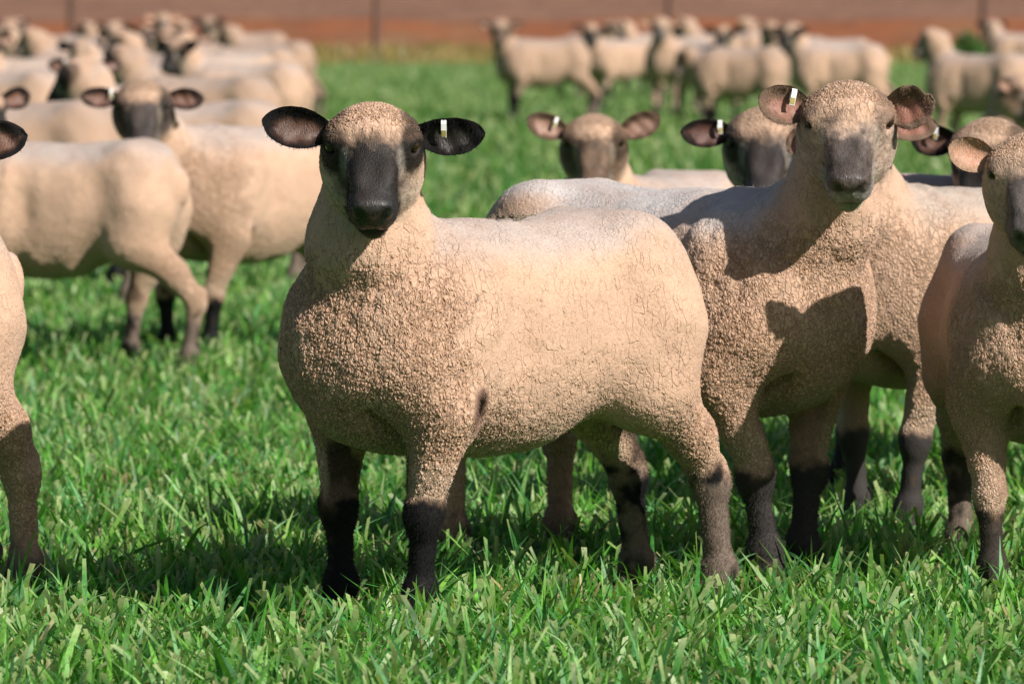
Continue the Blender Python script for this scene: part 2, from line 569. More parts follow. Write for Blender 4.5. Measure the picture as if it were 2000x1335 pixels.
    if 'throat' in pose: F.cap(pose['throat'], mid, 0.10, 0.10, 0.08)
    E = lambda c, r, k=0.02, op='u': F.ell(T(*c), np.array(r) * hs, k, HF, op)
    Cc = lambda a, b, ra, rb, k=0.02, op='u': F.cap(T(*a), T(*b), ra * hs, rb * hs, k, op)
    cw = style.get('cheek', 1.0)
    E((0.025, 0, -0.020), (0.062, 0.064, 0.066), 0.04)
    E((0.024, 0, -0.002), (0.047, 0.073, 0.043), 0.03)            # woolly crown
    Cc((0.050, 0, -0.008), (0.158, 0, -0.024), 0.050, 0.036, 0.03)   # face to muzzle
    E((0.160, 0, -0.038), (0.034, 0.037, 0.042), 0.02)           # muzzle front
    for sg in (1, -1):
        E((0.042, sg * 0.054, 0.010), (0.028, 0.025, 0.022), 0.02)     # brow
        Cc((0.02, sg * 0.042, -0.080), (0.130, sg * 0.010, -0.072), 0.042, 0.028, 0.025)   # jaw
        E((0.032, sg * 0.052 * cw, -0.048), (0.058, 0.034, 0.060), 0.03)     # cheek wool
        E((0.066, sg * 0.040 * cw, -0.074), (0.044, 0.031, 0.038), 0.03)
        E((0.170, sg * 0.016, -0.038), (0.027, 0.022, 0.025), 0.012)   # upper lip
        E((0.180, sg * 0.021, -0.011), (0.020, 0.015, 0.017), 0.010)   # nostril wing
        E((0.105, sg * 0.024, 0.008), (0.05, 0.015, 0.014), 0.02)      # side of the nose bridge
    E((0.180, 0, -0.009), (0.022, 0.024, 0.019), 0.012)          # nose tip
    E((0.155, 0, -0.077), (0.034, 0.027, 0.019), 0.010)          # chin
    for sg in (1, -1):
        E((0.061, sg * 0.072, 0.005), (0.014, 0.011, 0.010), 0.006, 's')          # eye socket
        E((0.048, sg * 0.067, 0.0175), (0.017, 0.010, 0.006), 0.006)             # upper lid
        Cc((0.205, sg * 0.007, -0.024), (0.199, sg * 0.026, -0.005), 0.0056, 0.0080, 0.004, 's')   # nostril
        Cc((0.200, 0.0, -0.061), (0.140, sg * 0.040, -0.055), 0.0062, 0.0042, 0.004, 's')      # mouth
    Cc((0.207, 0, -0.020), (0.202, 0, -0.058), 0.0048, 0.0044, 0.004, 's')        # philtrum
    V, Q = F.mesh(res)
    V = relax(V, Q, 2)
    N = vnormals(V, Q)
    # ---- regions
    loc = (V - hp) @ HF / hs
    u, v, w = loc[:, 0], loc[:, 1], loc[:, 2]
    av = np.abs(v)
    nz1 = fbm(V, 14, 3) - 0.5
    nz2 = fbm(V, 55, 8) - 0.5
    inhead = sstep(0.135, 0.10, np.sqrt(((u - 0.075) / 1.35) ** 2 + v ** 2 + (w * 0.9) ** 2))
    x, y, z = V[:, 0], V[:, 1], V[:, 2]
    legz = z + 0.05 * nz1 + 0.02 * nz2
    # ---- gentle unevenness of the fleece
    lump = (fbm(V, 9, 21) - 0.5) * 0.012 * (1 - inhead) * sstep(0.2, 0.42, z) + nz2 * 0.003 * (1 - inhead)
    fold = np.sin((x * 1.0 + 0.25 * z) * 62 + 9 * nz1) * 0.0036 * sstep(0.12, 0.22, x) * sstep(0.45, 0.6, z) * (1 - inhead)
    V = V + N * (lump + fold)[:, None]
    # ---- colours (albedo)
    wool_c = np.array(style.get('wool', (0.530, 0.352, 0.252)))
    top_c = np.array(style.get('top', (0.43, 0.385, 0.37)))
    dark = np.array(style.get('dark', (0.0060, 0.0058, 0.0063)))
    brown = np.array(style.get('brown', (0.10, 0.060, 0.036)))
    C = np.tile(wool_c, (len(V), 1)).astype(float)
    mixc = lambda C, m, c: C * (1 - m[:, None]) + np.array(c)[None, :] * m[:, None]
    C = mixc(C, 0.30 * sstep(0.45, 0.7, fbm(V, 5.0, 31)), wool_c * np.array((0.86, 0.80, 0.74)))
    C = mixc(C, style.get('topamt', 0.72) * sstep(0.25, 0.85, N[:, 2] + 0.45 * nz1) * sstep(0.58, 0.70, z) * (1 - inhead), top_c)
    C = mixc(C, 0.55 * sstep(0.40, 0.33, z) * sstep(0.16, 0.05, np.abs(y)) * sstep(0.1, -0.5, N[:, 2]), (0.40, 0.36, 0.26))
    leg_top_f, leg_top_h = style.get('legf', 0.245), style.get('legh', 0.26)
    front = x > 0.08
    m = np.where(front, sstep(leg_top_f + 0.020, leg_top_f - 0.016, legz + 0.02 * nz2), sstep(leg_top_h + 0.04, leg_top_h - 0.03, z + 0.07 * nz1 + 0.05 * nz2))
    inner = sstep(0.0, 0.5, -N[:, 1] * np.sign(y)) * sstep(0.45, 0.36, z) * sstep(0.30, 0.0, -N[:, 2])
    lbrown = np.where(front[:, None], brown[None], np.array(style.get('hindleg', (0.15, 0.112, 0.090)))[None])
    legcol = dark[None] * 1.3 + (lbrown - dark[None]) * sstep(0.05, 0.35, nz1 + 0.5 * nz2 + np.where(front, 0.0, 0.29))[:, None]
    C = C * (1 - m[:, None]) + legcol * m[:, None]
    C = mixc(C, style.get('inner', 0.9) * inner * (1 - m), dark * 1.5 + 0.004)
    ring = sstep(leg_top_f - 0.01, leg_top_f + 0.02, legz) * sstep(leg_top_f + 0.10, leg_top_f + 0.03, legz) * front * (1 - inner)
    C = mixc(C, 0.45 * ring, (0.58, 0.49, 0.40))
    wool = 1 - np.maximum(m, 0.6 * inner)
    hoof = sstep(0.05, 0.035, z)
    C = mixc(C, hoof, (0.02, 0.017, 0.014))
    # armpit: bare pinkish skin behind the elbow, darkened to paint in the hollow's shade
    ap = style.get('armpit', 0.0) * sstep(0.05, 0.03, np.sqrt(((x - 0.243) * 1.4) ** 2 + ((z - 0.404) * 0.95) ** 2)) * sstep(0.0, 0.3, 1 - np.abs(N[:, 1]) * 0.6)
    C = mixc(C, 0.85 * ap, (0.10, 0.055, 0.045)); wool = wool * (1 - ap)
    # ---- face
    nz3 = fbm(V, 130, 14) - 0.5
    hz = 0.016 * nz1 + 0.020 * nz2 + 0.016 * nz3
    kind = style.get('face', 'black')
    qv = (u - w) * 0.70                      # down the face, 0.032 at the eyes
    bw = 0.045 + 0.10 * np.clip(u - 0.12, 0, 1)
    bridge = sstep(0.008, 0.044, qv + 1.5 * hz) * sstep(0.014, -0.010, av - bw + 1.3 * hz) * sstep(-0.06, -0.03, w + 0.25 * np.clip(u - 0.08, 0, 1))
    muz = sstep(0.088, 0.112, u + 0.22 * w + hz) * sstep(-0.116, -0.104, w + 0.4 * hz) * sstep(0.056, 0.044, av + hz - 0.3 * np.clip(u - 0.13, 0, 1))
    eyep = sstep(1.25, 0.75, np.sqrt(((u - 0.060) / 0.046) ** 2 + ((av - 0.066) / 0.034) ** 2 + (w / 0.042) ** 2) + 8 * hz)
    side = sstep(0.055, 0.085, u + hz) * sstep(0.078, 0.046, av + 1.6 * hz) * sstep(-0.085, -0.03, w + hz)
    tuft = sstep(1.3, 0.5, np.sqrt(((u - 0.092) / 0.024) ** 2 + ((av - 0.047) / 0.010) ** 2 + (w / 0.030) ** 2) + 18 * hz)
    band = sstep(0.024, 0.044, qv + 1.6 * hz) * sstep(0.100, 0.082, u + hz) * sstep(-0.05, -0.02, w)
    earb = sstep(0.05, 0.03, np.sqrt((u - 0.020) ** 2 + (av - 0.065) ** 2 + w ** 2))
    if kind == 'black':
        fm = np.maximum.reduce([bridge, muz, eyep])
        fm = np.maximum.reduce([fm, 0.85 * side, 0.9 * band])
        C = mixc(C, inhead * 0.5 * sstep(0.020, 0.050, qv + 1.5 * hz) * sstep(0.10, 0.05, av), (0.26, 0.23, 0.20))
        C = mixc(C, inhead * fm, dark)
        C = mixc(C, inhead * 0.42 * tuft, (0.34, 0.31, 0.28))
        C = mixc(C, inhead * 0.5 * sstep(0.03, 0.06, av) * sstep(-0.03, -0.06, w) * sstep(0.03, 0.12, u) * (1 - fm), (0.42, 0.37, 0.30))
        C = mixc(C, 0.9 * earb, dark)
    elif kind == 'brown':
        fm = np.maximum.reduce([bridge, muz, eyep, side, sstep(0.018, 0.045, qv + hz) * sstep(-0.09, -0.05, w)])
        C = mixc(C, inhead * fm, brown * 1.15 + 0.01)
        C = mixc(C, inhead * np.maximum(0.7 * eyep, 0.7 * bridge * sstep(-0.15, 0.1, nz1)), dark * 1.2 + brown * 0.25)
        C = mixc(C, inhead * 0.7 * muz * sstep(-0.01, -0.03, w + hz), (0.22, 0.19, 0.165))
        C = mixc(C, inhead * 0.5 * tuft, (0.32, 0.26, 0.21))
        C = mixc(C, 0.9 * earb, brown)
    elif kind == 'ram':
        fm = bridge * sstep(0.036, 0.070, qv + 1.6 * hz) * sstep(0.050, 0.030, av + hz)
        C = mixc(C, inhead * 0.6 * sstep(0.026, 0.060, qv + 1.5 * hz), (0.30, 0.25, 0.215))
        C = mixc(C, inhead * 0.75 * sstep(-0.12, 0.12, nz1 + 0.6 * nz2) * side, (0.075, 0.058, 0.05))
        C = mixc(C, inhead * np.maximum(fm * 0.92, eyep * 0.75 * sstep(-0.2, 0.1, nz1)), (0.040, 0.032, 0.032))
        C = mixc(C, inhead * 0.8 * muz * sstep(-0.012, -0.035, w + hz), (0.31, 0.29, 0.27))
        C = mixc(C, inhead * 0.8 * muz * sstep(-0.050, -0.066, w + 0.5 * hz), (0.26, 0.27, 0.15))
        C = mixc(C, inhead * 0.55 * tuft, (0.46, 0.38, 0.31))
        C = mixc(C, 0.7 * earb, (0.12, 0.07, 0.05))
    elif kind == 'pale':
        fm = bridge * sstep(0.075, 0.1, u + hz) * sstep(0.050, 0.030, av + hz)
        C = mixc(C, inhead * 0.4 * sstep(0.04, 0.08, u + hz), (0.32, 0.26, 0.22))
        C = mixc(C, inhead * np.maximum(fm, 0.55 * eyep * sstep(0.0, 0.2, nz1 + 0.1)), (0.040, 0.032, 0.030))
        C = mixc(C, inhead * 0.75 * muz, (0.10, 0.085, 0.08))
    strk = noise3(np.stack([u * 45, v * 260, w * 260], 1), 1.0, 41) - 0.5
    C = C * (1 + (inhead * sstep(0.03, 0.06, u))[:, None] * 0.9 * strk[:, None])
    C = C + (inhead * sstep(0.135, 0.16, u + 0.2 * w) * (kind in ('black',)))[:, None] * np.array((0.009, 0.009, 0.0098))[None]
    # wet skin round nostrils and mouth, with dark shade painted into the openings
    nostril = sstep(0.0125, 0.0065, np.sqrt((u - 0.200) ** 2 + (av - 0.018) ** 2 + (w + 0.013) ** 2)) * inhead
    mouthl = sstep(0.0085, 0.004, np.abs(w + 0.059)) * sstep(0.12, 0.14, u) * inhead
    C = mixc(C, 0.85 * nostril, (0.006, 0.005, 0.005))
    C = mixc(C, 0.75 * mouthl, (0.006, 0.005, 0.005))
    hairface = inhead * sstep(0.012, 0.036, qv + hz) * (1 - 0.8 * sstep(0.055, 0.075, av) * (1 - eyep))
    wool = wool * (1 - 0.9 * hairface)
    wet = inhead * sstep(0.182, 0.198, u) * sstep(0.040, 0.026, av) * sstep(-0.062, -0.05, w) * sstep(0.3, 0.55, fbm(V, 160, 52))
    rough = np.clip(0.82 - 0.40 * wet - 0.50 * nostril - 0.22 * hairface - 0.12 * m - 0.25 * mouthl, 0.28, 0.9)
    crk = 0.16 + 0.80 * sstep(0.10, 0.36, x + 0.14 * nz1) * sstep(0.74, 0.60, z) + 0.40 * sstep(0.54, 0.34, z) + 0.35 * sstep(0.40, 0.30, z)
    crk = np.clip(crk * (0.75 + 1.0 * nz1), 0, 1) * (1 - inhead) + inhead * (0.30 + 0.5 * sstep(0.05, 0.03, u))
    # ---- ears
    VV = [V]; QQ = [Q]; CC = [C]; WW = [wool]; KK = [crk]; RR = [rough]
    off = len(V)
    places = {}
    for key, sd in (('earL', 1), ('earR', -1)):
        sp = dict(pose.get(key, {}))
        ev, eq, ins, A, B, info = ear_geo(hp, HF * hs, sd, sp)
        eN = None
        out_c = np.array(style.get('ear', dark * 1.1)); in_c = np.array(style.get('earin', (0.16, 0.075, 0.05)))
        n3 = fbm(ev, 60, 5) - 0.5
        ec = np.tile(out_c, (len(ev), 1))
        inn = ins * sstep(1.05, 0.45, np.sqrt(((A - 0.52) / 0.42) ** 2 + ((B + 0.14) / 0.75) ** 2) + 0.9 * n3)
        ec = ec * (1 - (sp.get('inside', 0.9) * inn)[:, None]) + in_c[None] * (sp.get('inside', 0.9) * inn)[:, None]
        VV.append(ev); QQ.append(eq + off); CC.append(ec); off += len(ev)
        WW.append(np.full(len(ev), 0.05)); KK.append(np.zeros(len(ev))); RR.append(np.where(inn > 0.5, 0.5, 0.75))
        places[key] = info
    V = np.concatenate(VV); Q = np.concatenate(QQ)
    me = mesh_np(name, V, Q)
    attr_col(me, 'col', np.clip(np.concatenate(CC), 0.004, 0.9))
    attr_f(me, 'wool', np.concatenate(WW)); attr_f(me, 'crk', np.concatenate(KK)); attr_f(me, 'rough', np.concatenate(RR))
    places['eyes'] = [T(0.0555, sg * 0.0690, 0.005) for sg in (1, -1)]
    places['HF'] = HF
    places['hs'] = hs
    return me, places


def uv_ball(name, r, seg=16, ring=10):
    V = [(0, 0, r)]
    for i in range(1, ring):
        t = math.pi * i / ring
        for j in range(seg):
            p = 2 * math.pi * j / seg
            V.append((r * math.sin(t) * math.cos(p), r * math.sin(t) * math.sin(p), r * math.cos(t)))
    V.append((0, 0, -r))
    Fq, Ft = [], []
    for i in range(ring - 2):
        for j in range(seg):
            a = 1 + i * seg + j; b_ = 1 + i * seg + (j + 1) % seg
            Fq.append((a, a + seg, b_ + seg, b_))
    last = len(V) - 1
    for j in range(seg):
        Ft.append((0, 1 + j, 1 + (j + 1) % seg))
        Ft.append((last, last - seg + (j + 1) % seg, last - seg + j))
    return mesh_np(name, np.array(V), [np.array(Fq), np.array(Ft)])


EYE_ME = uv_ball('eye', 0.0120)
EYE_ME.materials.append(M['eye'])


def tag_mesh(info, ta=0.42, size=1.0):
    """clip folded over the upper edge of the ear: front plate, fold, back plate, and a brass window"""
    base, d, up, n, L, W = info['base'], info['d'], info['up'], info['n'], info['L'], info['W']
    top = base + d * (ta * L) + up * (W * 0.82 * 0.98 - 0.007) + n * 0.010
    size = size * 0.78
    hw = 0.0060 * size
    path = [(-0.034, 0.0065), (-0.020, 0.0085), (-0.002, 0.0085), (0.0045, 0.005), (0.0055, -0.001), (0.003, -0.007), (-0.004, -0.0095), (-0.022, -0.0095)]
    V = []; Fq = []
    t = 0.0012
    for i, (a, b_) in enumerate(path):
        for sx in (-1, 1):
            p = top + up * a * size + n * b_ * size + d * (hw * sx)
            V.append(p)
        # inner shell
    m = len(V)
    cx = np.mean([p[0] for p in path]); cy = 0.0
    for i, (a, b_) in enumerate(path):
        q0 = path[max(i - 1, 0)]; q1 = path[min(i + 1, len(path) - 1)]
        tx, ty = q1[0] - q0[0], q1[1] - q0[1]; ll = math.hypot(tx, ty)
        nx, ny = ty / ll, -tx / ll
        for sx in (-1, 1):
            V.append(top + up * (a + nx * t) * size + n * (b_ + ny * t) * size + d * (hw * sx))
    k = len(path)
    for i in range(k - 1):
        a = 2 * i
        Fq += [(a, a + 1, a + 3, a + 2), (m + a, m + a + 2, m + a + 3, m + a + 1), (a, a + 2, m + a + 2, m + a), (a + 1, m + a + 1, m + a + 3, a + 3)]
    Fq += [(0, m, m + 1, 1), (2 * k - 2, 2 * k - 1, m + 2 * k - 1, m + 2 * k - 2)]
    body = mesh_np('ear_tag', np.array(V), np.array(Fq), smooth=False)
    # window plate, slightly proud of the front plate
    Wv = []
    for a in (-0.0315, -0.017):
        for sx in (-1, 1):
            bb = 0.0065 + (a + 0.034) / 0.014 * 0.002
            Wv.append(top + up * a * size + n * (bb + 0.0012) * size + d * (hw * 0.8 * sx))
    for p in list(Wv): Wv.append(p + n * -0.0009)
    win = mesh_np('tag_window', np.array(Wv), np.array([(0, 1, 3, 2), (4, 6, 7, 5), (0, 4, 5, 1), (2, 3, 7, 6), (0, 2, 6, 4), (1, 5, 7, 3)]), smooth=False)
    return body, win


def fuzz_material():
    m, nt, out = new_mat('wool_fibre')
    b = NB(nt)
    p = b.n('ShaderNodeBsdfPrincipled')
    b.l(b.attr('col').outputs['Color'], p.inputs['Base Color'])
    p.inputs['Roughness'].default_value = 0.7
    p.inputs['Specular IOR Level'].default_value = 0.15
    b.l(p.outputs[0], out.inputs['Surface'])
    return m


M['fuzz'] = fuzz_material()


def add_fuzz(sheep, me, n_wool, n_hair, seed, hlen=0.0055):
    """short fibres standing off the coat: wavy on the fleece, lying on face, ears and shanks"""
    rng = np.random.default_rng(seed)
    nv = len(me.vertices); nf = len(me.polygons)
    V = np.empty(nv * 3, np.float32); me.vertices.foreach_get('co', V); V = V.reshape(-1, 3).astype(float)
    Q = np.empty(nf * 4, np.int32); me.loops.foreach_get('vertex_index', Q); Q = Q.reshape(-1, 4)
    N = vnormals(V, Q)
    col = np.empty(nv * 4, np.float32); me.attributes['col'].data.foreach_get('color', col); col = col.reshape(-1, 4)[:, :3]
    wl_ = np.empty(nv, np.float32); me.attributes['wool'].data.foreach_get('value', wl_)
    rg_ = np.empty(nv, np.float32); me.attributes['rough'].data.foreach_get('value', rg_)
    ar = np.linalg.norm(np.cross(V[Q[:, 2]] - V[Q[:, 0]], V[Q[:, 3]] - V[Q[:, 1]]), axis=1)
    fw = wl_[Q].mean(1)
    P0, D, L, C, CV = [], [], [], [], []
    for n, wt, kind in ((n_wool, ar * (fw > 0.5), 0), (n_hair, ar * (fw <= 0.5) * (0.12 + 0.88 * (rg_[Q].mean(1) > 0.58)), 1)):
        f = rng.choice(nf, n, p=wt / wt.sum())
        r = rng.dirichlet((1, 1, 1, 1), n)
        p = (V[Q[f]] * r[..., None]).sum(1); nn = (N[Q[f]] * r[..., None]).sum(1)
        nn /= np.linalg.norm(nn, axis=1, keepdims=True) + 1e-9
        c = (col[Q[f]] * r[..., None]).sum(1)
        if kind == 0:
            d = nn + rng.normal(0, 0.55, (n, 3)); ln = rng.uniform(0.002, 0.0048, n)
            c = c * rng.uniform(0.85, 1.15, (n, 1)); cv = rng.normal(0, 0.5, (n, 3))
        else:
            d = nn * 0.75 + np.array((0, 0, -0.45)) + rng.normal(0, 0.28, (n, 3)); ln = rng.uniform(0.5, 1.2, n) * np.where(np.abs(fw[f] - 0.05) < 0.003, hlen, np.where(p[:, 2] > 0.5, 0.0030, 0.0055))
            c = c * rng.uniform(0.7, 1.4, (n, 1)); cv = rng.normal(0, 0.25, (n, 3)) - np.array((0, 0, 0.3))
        d /= np.linalg.norm(d, axis=1, keepdims=True)
        P0.append(p - nn * 0.0025 * (kind == 0)); D.append(d); L.append(ln); C.append(c); CV.append(cv)
    P0, D, L, C, CV = map(np.concatenate, (P0, D, L, C, CV))
    n = len(P0)
    t = np.array([0, 0.5, 1.0])[None, :, None]
    pts = P0[:, None] + (D[:, None] * t + 0.5 * CV[:, None] * t * t) * L[:, None, None]
    hc = bpy.data.hair_curves.new('coat_fibres')
    hc.add_curves([3] * n)
    hc.attributes['position'].data.foreach_set('vector', pts.astype(np.float32).ravel())
    ra = hc.attributes.get('radius') or hc.attributes.new('radius', 'FLOAT', 'POINT')
    ra.data.foreach_set('value', np.tile(np.array([0.00034, 0.00028, 0.00008], np.float32), n))
    ca = hc.attributes.new('col', 'FLOAT_COLOR', 'CURVE')
    c4 = np.ones((n, 4), np.float32); c4[:, :3] = np.clip(C, 0.003, 0.9)
    ca.data.foreach_set('color', c4.ravel())
    hc.materials.append(M['fuzz'])
    o = bpy.data.objects.new('coat_fibres', hc)
    COL.objects.link(o); o.parent = sheep
    return o


SHEEP_GROUP = 'flock of sheep in the pasture'


def put_sheep(me, places, mat, loc, fwd, label, scale=1.0, tag_ear=None, ta=0.42, mirror=False, eyes=True, tsize=1.0, fuzz=None, subdiv=False):
    e = bpy.data.objects.new('sheep', None)
    COL.objects.link(e)
    e.empty_display_size = 0.2
    e.location = (loc[0], loc[1], 0.0)
    e.rotation_euler = (0, 0, math.atan2(fwd[1], fwd[0]))
    e.scale = (scale, -scale if mirror else scale, scale)
    tag(e, label, 'sheep', SHEEP_GROUP)
    if len(me.materials) == 0: me.materials.append(mat)
    body = link('body', me, None, e)
    if subdiv:
        sm = body.modifiers.new('finer', 'SUBSURF'); sm.levels = 0; sm.render_levels = 1; sm.subdivision_type = 'CATMULL_CLARK'
    if fuzz: add_fuzz(e, me, fuzz[0], fuzz[1], 3)
    if eyes:
        for p in places['eyes']:
            o = link('eye', EYE_ME, None, e)
            o.location = Vector(p); o.scale = (places['hs'],) * 3
    if tag_ear:
        b_, w_ = tag_mesh(places[tag_ear], ta, tsize)
        t = link('ear_tag', b_, M['tag_white'], e)
        link('tag_window', w_, M['tag_brass'], t)
    return e


def face_cam(loc, fwd, turn=0.0):
    """head yaw (degrees, in the sheep's own frame) that looks at the camera, plus a turn to its left"""
    to = math.degrees(math.atan2(-loc[1], -loc[0]))
    return (to - math.degrees(math.atan2(fwd[1], fwd[0])) + turn + 180) % 360 - 180


def to_local(loc, fwd, X, Yd, Z):
    a = math.atan2(fwd[1], fwd[0])
    dx, dy = X - loc[0], Yd - loc[1]
    return (dx * math.cos(a) + dy * math.sin(a), -dx * math.sin(a) + dy * math.cos(a), Z)


def zz(py, d): return CAM_H - py * d / FPX


def nrm2(x, y):
    l = math.hypot(x, y); return (x / l, y / l)

# ------------------------------------------------------------------ the setting: pasture, verge, earth bank, ploughed field
def ground_material(name, cols, scales, bump=0.02, bscale=20.0):
    m, nt, out = new_mat(name)
    b = NB(nt)
    g = b.n('ShaderNodeNewGeometry')
    pos = g.outputs['Position']
    c = (*cols[0], 1)
    for col, (sc, lo, hi) in zip(cols[1:], scales):
        f = b.ss(b.noise(pos, sc, 5.0, 0.6), lo, hi)
        c = b.mix(f, c, (*col, 1))
    p = b.n('ShaderNodeBsdfPrincipled')
    b.l(c, p.inputs['Base Color'])
    p.inputs['Roughness'].default_value = 0.95
    p.inputs['Specular IOR Level'].default_value = 0.1
    bp = b.n('ShaderNodeBump'); bp.inputs['Distance'].default_value = bump; bp.inputs['Strength'].default_value = 0.8
    b.l(b.noise(pos, bscale, 6.0, 0.65), bp.inputs['Height']); b.l(bp.outputs[0], p.inputs['Normal'])
    b.l(p.outputs[0], out.inputs['Surface'])
    return m


M['pasture'] = ground_material('pasture_soil', [(0.042, 0.135, 0.020), (0.055, 0.175, 0.028), (0.08, 0.12, 0.035)], [(0.35, 0.35, 0.65), (1.3, 0.55, 0.75)])
M['verge'] = ground_material('dry_verge', [(0.33, 0.22, 0.10), (0.22, 0.19, 0.07), (0.30, 0.14, 0.06)], [(0.6, 0.4, 0.65), (0.25, 0.5, 0.7)])
M['bank'] = ground_material('red_earth', [(0.27, 0.100, 0.047), (0.20, 0.080, 0.044), (0.25, 0.14, 0.075)], [(0.7, 0.4, 0.7), (0.3, 0.55, 0.75)], 0.12, 3.0)
M['plough'] = ground_material('ploughed_soil', [(0.225, 0.122, 0.085), (0.175, 0.095, 0.068), (0.245, 0.135, 0.09)], [(0.25, 0.4, 0.65), (1.1, 0.45, 0.7)], 0.15, 2.2)


def strip(name, y0, y1, zf, mat, x0, x1, nx, ny, kind='structure'):
    X = np.linspace(x0, x1, nx); Y = np.linspace(0, 1, ny)
    Y = y0 + (y1 - y0) * Y
    GX, GY = np.meshgrid(X, Y, indexing='ij')
    GZ = zf(GX, GY)
    V = np.stack([GX, GY, GZ], -1).reshape(-1, 3)
    i = np.arange(nx * ny).reshape(nx, ny)
    Fq = np.stack([i[:-1, :-1], i[1:, :-1], i[1:, 1:], i[:-1, 1:]], -1).reshape(-1, 4)
    o = link(name, mesh_np(name, V, Fq), mat)
    o['kind'] = kind
    return o


def n2(GX, GY, sc, seed):
    P = np.stack([GX.ravel(), GY.ravel(), np.zeros(GX.size)], 1)
    return fbm(P, sc, seed).reshape(GX.shape) - 0.5


strip('pasture', -60, 97, lambda x, y: 0 * x, M['pasture'], -160, 160, 33, 33)
strip('dry_verge', 97, 103, lambda x, y: 0.12 * sstep(97, 103, y) + 0.10 * n2(x, y, 0.5, 4) * sstep(97, 98.5, y) * sstep(103, 101.5, y), M['verge'], -160, 160, 321, 13)


def bank_z(x, y):
    e = sstep(103, 104, y) * sstep(109, 108, y)
    return 0.12 + 0.54 * sstep(103, 107.5, y) + e * (0.22 * n2(x, y, 0.35, 9) + 0.10 * sstep(106.5, 107.5, y))


strip('earth_bank', 103, 109, bank_z, M['bank'], -160, 160, 321, 25)


def plough_z(x, y):
    e = sstep(109, 112, y)
    return 0.66 + 0.024 * (y - 109) + e * (0.10 * np.sin(y * 2 * math.pi / 1.6) * (y < 170) + 0.25 * n2(x, y, 0.4, 12) * (y < 200))


strip('ploughed_field', 109, 175, plough_z, M['plough'], -160, 160, 161, 265)
strip('ploughed_rise', 175, 900, lambda x, y: 0.66 + 0.024 * (y - 109), M['plough'], -400, 400, 9, 9)


def grass_material():
    m, nt, out = new_mat('grass_blade')
    b = NB(nt)
    col = b.attr('col').outputs['Color']
    g = b.n('ShaderNodeNewGeometry')
    n1 = b.noise(g.outputs['Position'], 120.0, 2.0)
    hsv = b.n('ShaderNodeHueSaturation'); b.l(col, hsv.inputs['Color']); b.l(b.ss(n1, 0.3, 0.7, 0.8, 1.15), hsv.inputs['Value'])
    p = b.n('ShaderNodeBsdfPrincipled')
    b.l(hsv.outputs[0], p.inputs['Base Color'])
    p.inputs['Roughness'].default_value = 0.45
    p.inputs['Specular IOR Level'].default_value = 0.4
    t = b.n('ShaderNodeBsdfTranslucent')
    gm = b.n('ShaderNodeMix', data_type='RGBA', blend_type='MULTIPLY'); gm.inputs[0].default_value = 1.0
    b.l(hsv.outputs[0], gm.inputs[6]); gm.inputs[7].default_value = (1.15, 1.5, 0.5, 1)
    b.l(gm.outputs[2], t.inputs['Color'])
    mx = b.n('ShaderNodeMixShader'); mx.inputs[0].default_value = 0.36
    b.l(p.outputs[0], mx.inputs[1]); b.l(t.outputs[0], mx.inputs[2]); b.l(mx.outputs[0], out.inputs['Surface'])
    return m


M['grass'] = grass_material()


def blades(bx, by, h, w, seg, lean, curv, col, tipcut, rng, rootcol=(0.05, 0.085, 0.022)):
    n = len(bx)
    phi = rng.uniform(0, 2 * np.pi, n)
    psi = phi + rng.normal(np.pi / 2, 0.6, n)
    t = np.linspace(0, 1, seg + 1)[None, :]
    out = (lean[:, None] * t + curv[:, None] * t ** 2.2) * h[:, None]
    zz_ = h[:, None] * (t - 0.38 * curv[:, None] * t ** 2.4)
    zz_ = np.maximum(zz_, 0.004 * t)
    cx = bx[:, None] + np.cos(phi)[:, None] * out
    cy = by[:, None] + np.sin(phi)[:, None] * out
    prof_p = (0.55 + 0.45 * np.minimum(t * 3, 1)) * (1 - np.clip((t - 0.35) / 0.65, 0, 1) ** 1.6) + 0.03
    prof_c = (0.6 + 0.4 * np.minimum(t * 3, 1)) * (1 - 0.12 * t)
    pr = np.where(tipcut[:, None], prof_c, prof_p) * w[:, None] * 0.5
    tw = psi[:, None] + t * rng.normal(0, 0.7, n)[:, None]
    dx, dy = np.cos(tw) * pr, np.sin(tw) * pr
    A = np.stack([cx - dx, cy - dy, zz_ - 0.004], -1)
    B = np.stack([cx + dx, cy + dy, zz_ - 0.004 + np.where(tipcut, rng.normal(0, 0.003, n), 0)[:, None] * t], -1)
    V = np.stack([A, B], 2).reshape(-1, 3)
    base = (np.arange(n) * (seg + 1) * 2)[:, None]
    k = (np.arange(seg) * 2)[None, :]
    i = base + k
    Fq = np.stack([i, i + 1, i + 3, i + 2], -1).reshape(-1, 4)
    rt = np.clip(1 - t / 0.4, 0, 1)[..., None] * 0.55  # roots darkened: shade of the gaps painted into the blade colour
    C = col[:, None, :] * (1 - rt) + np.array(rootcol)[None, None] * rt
    tipc = np.where(tipcut, 0.7, 0.0)[:, None, None] * np.clip((t - 0.72) / 0.28, 0, 1)[..., None]
    C = C * (1 - tipc) + np.array((0.42, 0.44, 0.22))[None, None] * tipc
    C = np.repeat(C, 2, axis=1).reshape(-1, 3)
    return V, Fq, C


GREENS = np.array([(0.085, 0.270, 0.035), (0.115, 0.315, 0.045), (0.070, 0.245, 0.055), (0.165, 0.365, 0.065), (0.250, 0.420, 0.140), (0.115, 0.300, 0.105)])


